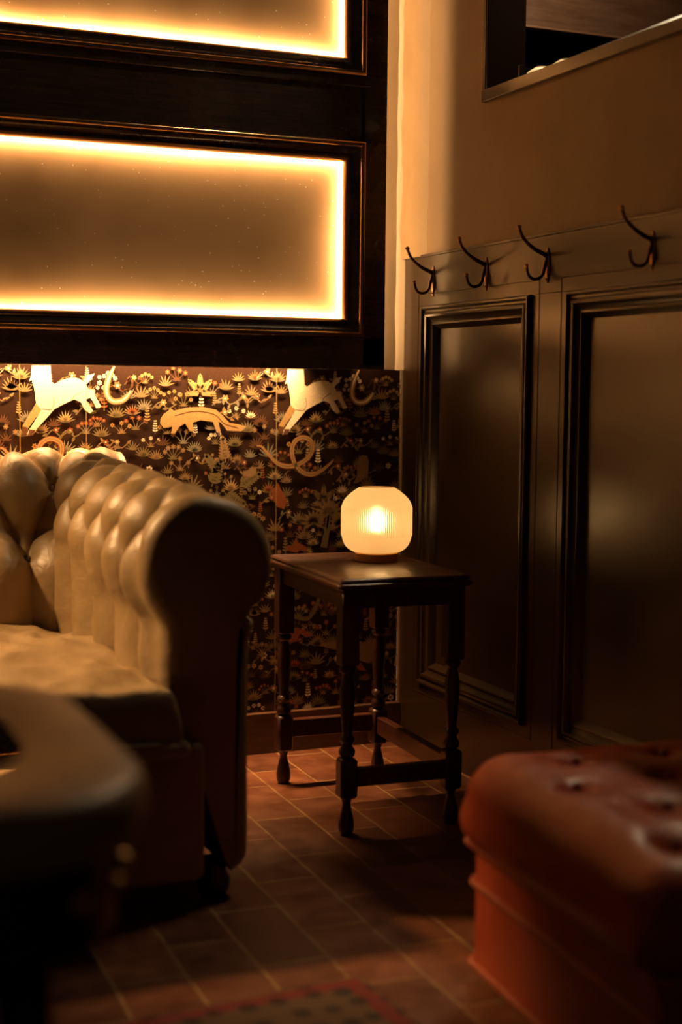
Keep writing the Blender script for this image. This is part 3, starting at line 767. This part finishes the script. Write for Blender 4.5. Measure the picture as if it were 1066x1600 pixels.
# ------------------------------------------------------------------ coat hooks
def make_hook(y, label, sc_=1.0):
    h = thing('coat_hook', label, 'coat hook', (0, y, 1.352), 0, 'brass coat hooks on the panelling rail')
    pl = []
    v = []; f = []; n = 20
    for (k_, xo) in ((1.0, 0.0), (1.0, -.0025), (.8, -.0045)):
        for i in range(n):
            a = 2*PI*i/n; zz = .043*math.sin(a)*k_; yy = .0095*math.cos(a)*(1-.25*abs(math.sin(a)))*k_
            v.append((xo, yy, zz))
    for j in range(2):
        for i in range(n): f.append((j*n+i, j*n+(i+1) % n, (j+1)*n+(i+1) % n, (j+1)*n+i))
    f.append(tuple(2*n+i for i in range(n))); f.append(tuple(range(n)))
    obj('back_plate', v, f, M_hookb, h, True)
    up = catmull([(-.003, 0, .022), (-.016, 0, .028), (-.036, 0, .036), (-.058, 0, .050), (-.074, 0, .067), (-.082, 0, .084)], 6)
    MB().tube(up, [.0062-.0028*(i/len(up)) for i in range(len(up))], 10).build('upper_prong', M_hook, h, True)
    MB().ball((-.083, 0, .087), .0062, 14).build('knob', M_hookb, h, True)
    lo = catmull([(-.003, 0, .018), (-.010, 0, -.002), (-.014, 0, -.020), (-.024, 0, -.031), (-.040, 0, -.034), (-.054, 0, -.026), (-.060, 0, -.008)], 6)
    MB().tube(lo, [.0050-.0014*(i/len(lo)) for i in range(len(lo))], 10).build('lower_prong', M_hook, h, True)
    MB().ball((-.0605, 0, -.004), .0052, 14).build('knob', M_hookb, h, True)
    for zz in (.031, -.033): MB().ball((-.004, 0, zz), .0028, 10).build('screw', M_hook, h, True)
    return h
make_hook(-.195, 'double brass coat hook nearest the bright corner, leftmost of the four')
make_hook(-.500, 'double brass coat hook second from the bright corner')
make_hook(-.805, 'double brass coat hook third from the bright corner, above the gap between panels')
make_hook(-1.235, 'slightly blurred double brass coat hook furthest right, above the wide panel')

# ------------------------------------------------------------------ hatch items
vz = HZ0+.012
def hp(px, py, x): return onx(px, py, x)
# hanging board inside the hatch
q = ony(815, 42, -.2); q2 = ony(815, 42, -.2)
bd = thing('hanging_board', 'brown board hanging inside the dark wall hatch', 'board', (.5, -.2, q.z))
P(MB().box((q.x-.04, -.20, q.z), (1.0-.12, -.18, 2.8), .002, 1).build('panel_board', M_hboard, bd))
P(MB().box((q.x-.04, -.205, q.z), (1.0-.12, -.20, q.z+.006), .001, 1).build('board_edge', M_skirt, bd))
def on_sill(px, py, x, name, label, cat, prof, mat, group=None):
    p = onx(px, py, x); t = thing(name, label, cat, (x, p.y, vz), 0, group)
    smooth_angle(MB().lathe(prof, 40).build('body', mat, t), 40); return t
g = on_sill(819, 100, .085, 'drinking_glass', 'small clear drinking glass at the left end of the wall hatch', 'glass', [(.016, 0), (.018, .002), (.020, .06), (.0185, .06), (.0165, .005), (.0, .004)], M_glass)
p = onx(846, 105, .09)
for (px, x, dz) in ((846, .085, 0), (884, .095, 0)):
    pp = onx(px, 105, x)
    zc = {846: .0, 884: .0}[px]
    t = tag(smooth_angle(MB().lathe([(.047, 0), (.048, .003), (.044, .014), (.034, .028), (.020, .037), (.016, .037), (.0155, .041), (.001, .0405)], 48, (0, 0, 0)).build('china_dish', M_china), 50), 'upturned cream dish in the wall hatch, right beside the small glass' if px == 846 else 'upturned cream dish in the wall hatch, further right and away from the glass', 'dish', 'cream dishes in the hatch')
    t.location = (x, pp.y, vz)
# unseen light added inside the hatch to brighten its items
area('hatch_fill_light', (.25, -.55, 2.55), (-.2, -.15, -1), (0, 1, 0), .5, .03, 16.0, (1, .72, .42))

# ------------------------------------------------------------------ red ottoman
OZ = .415
ot = thing('ottoman', 'large red leather buttoned ottoman with piped edges, low in the right foreground', 'ottoman', (-.405, -2.02, 0), math.radians(-5))
OW, OD = .62, .72
def ott_cushion():
    nx, ny = 120, 130; v = []; f = []
    btns = []
    for j in range(4):
        for i in range(3):
            bx = -.5+ (i+.5+(.22 if j % 2 else -.22))/3; by = -.5+(j+.5)/4
            btns.append((bx*OW*.84, by*OD*.84))
    r = .085; z0 = .265
    for j in range(ny+1):
        for i in range(nx+1):
            u = -math.cos(PI*i/nx); w_ = -math.cos(PI*j/ny)
            u = math.copysign(abs(u)**.9, u)
            # superellipse-rounded plan
            x = u*OW/2; y = w_*OD/2
            ex = OW/2-abs(x); ey = OD/2-abs(y)
            kx = math.sqrt(max(0, 1-max(0, 1-ex/r)**2)); ky = math.sqrt(max(0, 1-max(0, 1-ey/r)**2))
            # round the plan corners
            if ex < r and ey < r:
                dx, dy = r-ex, r-ey; l = max(dx, dy)/max(1e-6, math.hypot(dx, dy))
                x = math.copysign(OW/2-r+dx*l, x); y = math.copysign(OD/2-r+dy*l, y)
                kk = math.sqrt(max(0, 1-(max(dx, dy)/r)**2))
            else: kk = min(kx, ky)
            h = .018*(1-(x/(OW/2))**2)*(1-(y/(OD/2))**2)
            inner = min(1, min(ex, ey)/.10)
            for bx, by in btns:
                d = math.hypot(x-bx, y-by)
                if d < .13: h -= (.022*math.exp(-(d/.026)**2) + .014*math.exp(-(d/.075)**2))*inner
            h += (noise.noise(Vector((x*9, y*9, 2)))*.006+noise.noise(Vector((x*26, y*22, 6)))*.002)*inner
            v.append((x, y, OZ-r*.85+r*.85*kk + h*kk))
    n1 = nx+1
    for j in range(ny):
        for i in range(nx): f.append((j*n1+i, j*n1+i+1, (j+1)*n1+i+1, (j+1)*n1+i))
    loop = [i for i in range(nx+1)] + [j*n1+nx for j in range(1, ny+1)] + [ny*n1+i for i in range(nx-1, -1, -1)] + [j*n1 for j in range(ny-1, 0, -1)]
    L = len(loop); lay = []
    for t_, bul in ((.25, .006), (.5, .009), (.75, .006), (1, -.006)):
        base = len(v)
        for li in loop:
            p = v[li]; v.append((p[0]*(1+bul/(OW/2)), p[1]*(1+bul/(OD/2)), p[2]+(z0-p[2])*t_))
        lay.append(base)
    for li_, base in enumerate(lay):
        for q_ in range(L):
            a0 = loop[q_] if li_ == 0 else lay[li_-1]+q_; a1 = loop[(q_+1) % L] if li_ == 0 else lay[li_-1]+(q_+1) % L
            f.append((a0, a1, base+(q_+1) % L, base+q_))
    f.append(tuple(lay[-1]+q_ for q_ in range(L)))
    o = obj('buttoned_cushion', v, f, M_red, ot, True)
    for bx, by in btns: MB().ball((bx, by, OZ-.012+.018*(1-(bx/(OW/2))**2)*(1-(by/(OD/2))**2)), .009, 12).build('button', M_buttonred, o, True)
    return o
ott_cushion()
bw, bd_ = OW-.05, OD-.05
stack([rrect_ring(bw+2*a, bd_+2*a, .04, z) for a, z in ((-.03, .03), (-.004, .035), (0, .05), (0, .25), (-.004, .262), (-.03, .268))], 'base', M_red, ot)
def loop_tube(w_, d_, z, r_, name):
    pts = rrect_ring(w_, d_, .04, z, 8); pts.append(pts[0]); MB().tube(pts, r_, 8).build(name, M_redp, ot, True)
loop_tube(bw+.022, bd_+.022, .258, .0075, 'piping'); loop_tube(bw+.006, bd_+.006, .185, .007, 'piping'); loop_tube(bw+.006, bd_+.006, .04, .007, 'piping')
for sx in (-1, 1):
    for sy in (-1, 1): MB().lathe([(.02, 0), (.026, .006), (.028, .034)], 20, (sx*(bw/2-.06), sy*(bd_/2-.06), 0)).build('foot', M_blackw, ot, True)

# ------------------------------------------------------------------ foreground table
FZ = .641
ft = thing('cocktail_table', 'tan leather edged cocktail table with rounded corners and glossy dark inset, blurred at lower left', 'table', (-2.0, -2.21, .0092), math.radians(-1))
FW, FD = 1.09, .655
lay = [rrect_ring(FW+2*a, FD+2*a, .17, z, 14) for a, z in ((-.03, FZ-.075), (-.012, FZ-.07), (-.004, FZ-.06), (0, FZ-.045), (0, FZ-.02), (-.004, FZ-.008), (-.013, FZ), (-.11, FZ), (-.112, FZ-.003))]
stack(lay, 'leather_border', M_tan, ft, deg=60)
stack([rrect_ring(FW-.224, FD-.224, .07, z, 14) for z in (FZ-.004, FZ-.0005)], 'glass_inset', M_mirror, ft)
stack([rrect_ring(FW+a, FD+a, .16, z, 14) for a, z in ((-.08, .47), (-.06, .475), (-.06, FZ-.07), (-.08, FZ-.068))], 'apron', M_blackw, ft)
for k, (a, d) in enumerate(((FW/2-.10, -FD/2+.028), (FW/2-.055, -FD/2+.07), (FW/2-.03, -FD/2+.14))):
    MB().ball((a, d, FZ-.105), .011, 14).build('brass_stud', M_brass, ft, True)
for sx in (-1, 1):
    for sy in (-1, 1):
        MB().tube([(sx*(FW/2-.14), sy*(FD/2-.14), .48), (sx*(FW/2-.13), sy*(FD/2-.13), .25), (sx*(FW/2-.11), sy*(FD/2-.11), .004)], [.032, .026, .018], 14).build('leg', M_blackw, ft, True)

# ------------------------------------------------------------------ rug
a = onz(560, 1531); b1 = onz(345, 1573)
d_ = (b1-a).normalized(); ang = math.atan2(-d_.y, -d_.x)
rug = MB(); RW, RD = 1.5, 2.2
vv = []
nxr, nyr = 60, 80
t = NT('patterned red border rug')
sx_ = t.n.new('ShaderNodeSeparateXYZ'); t.l.new(t.tc.outputs['Object'], sx_.inputs[0])
def mth(op, a_, b_=None):
    n = t.n.new('ShaderNodeMath'); n.operation = op
    for i, q_ in enumerate((a_, b_)):
        if q_ is None: continue
        if isinstance(q_, (int, float)): n.inputs[i].default_value = q_
        else: t.l.new(q_, n.inputs[i])
    return n.outputs[0]
# object origin at the corner: x runs 0..-RW, y runs 0..-RD
ex = mth('MINIMUM', mth('MULTIPLY', sx_.outputs[0], -1), mth('ADD', sx_.outputs[0], RW))
ey = mth('MINIMUM', mth('MULTIPLY', sx_.outputs[1], -1), mth('ADD', sx_.outputs[1], RD))
e_ = mth('MINIMUM', ex, ey)
rp = t.ramp(mth('MULTIPLY', e_, 2.0), [(0, (.10, .06, .03)), (.015, (.13, .016, .010)), (.075, (.13, .016, .010)), (.085, (.09, .05, .024)), (.28, (.09, .05, .024)), (.30, (.12, .018, .012)), (.34, (.06, .024, .018))]); rp.color_ramp.interpolation = 'CONSTANT'
vo = t.new('ShaderNodeTexVoronoi', Scale=17.0, Randomness=.35); t.l.new(t.tc.outputs['Object'], vo.inputs['Vector'])
vr = t.ramp(vo.outputs['Distance'], [(0, (.25, .15, .15)), (.26, (.35, .3, .3)), (.34, (1, 1, 1)), (.6, (1.15, 1.1, 1))])
mx = t.n.new('ShaderNodeMix'); mx.data_type = 'RGBA'; mx.blend_type = 'MULTIPLY'; mx.inputs[0].default_value = .9
t.l.new(rp.outputs[0], mx.inputs[6]); t.l.new(vr.outputs[0], mx.inputs[7]); t.l.new(mx.outputs[2], t.b.inputs['Base Color'])
nn = t.noise(300, 2, .5); t.l.new(t.bump(nn.outputs[0], .6, .003), t.b.inputs['Normal']); t.set(Roughness=.9)
rg = MB().box((-RW, -RD, .0005), (0, 0, .009), .003, 2).build('rug', t.m)
rg.location = (a.x, a.y, 0); rg.rotation_euler = (0, 0, ang)
tag(rg, 'patterned rug with red border lying on the tiles at the bottom edge', 'rug')
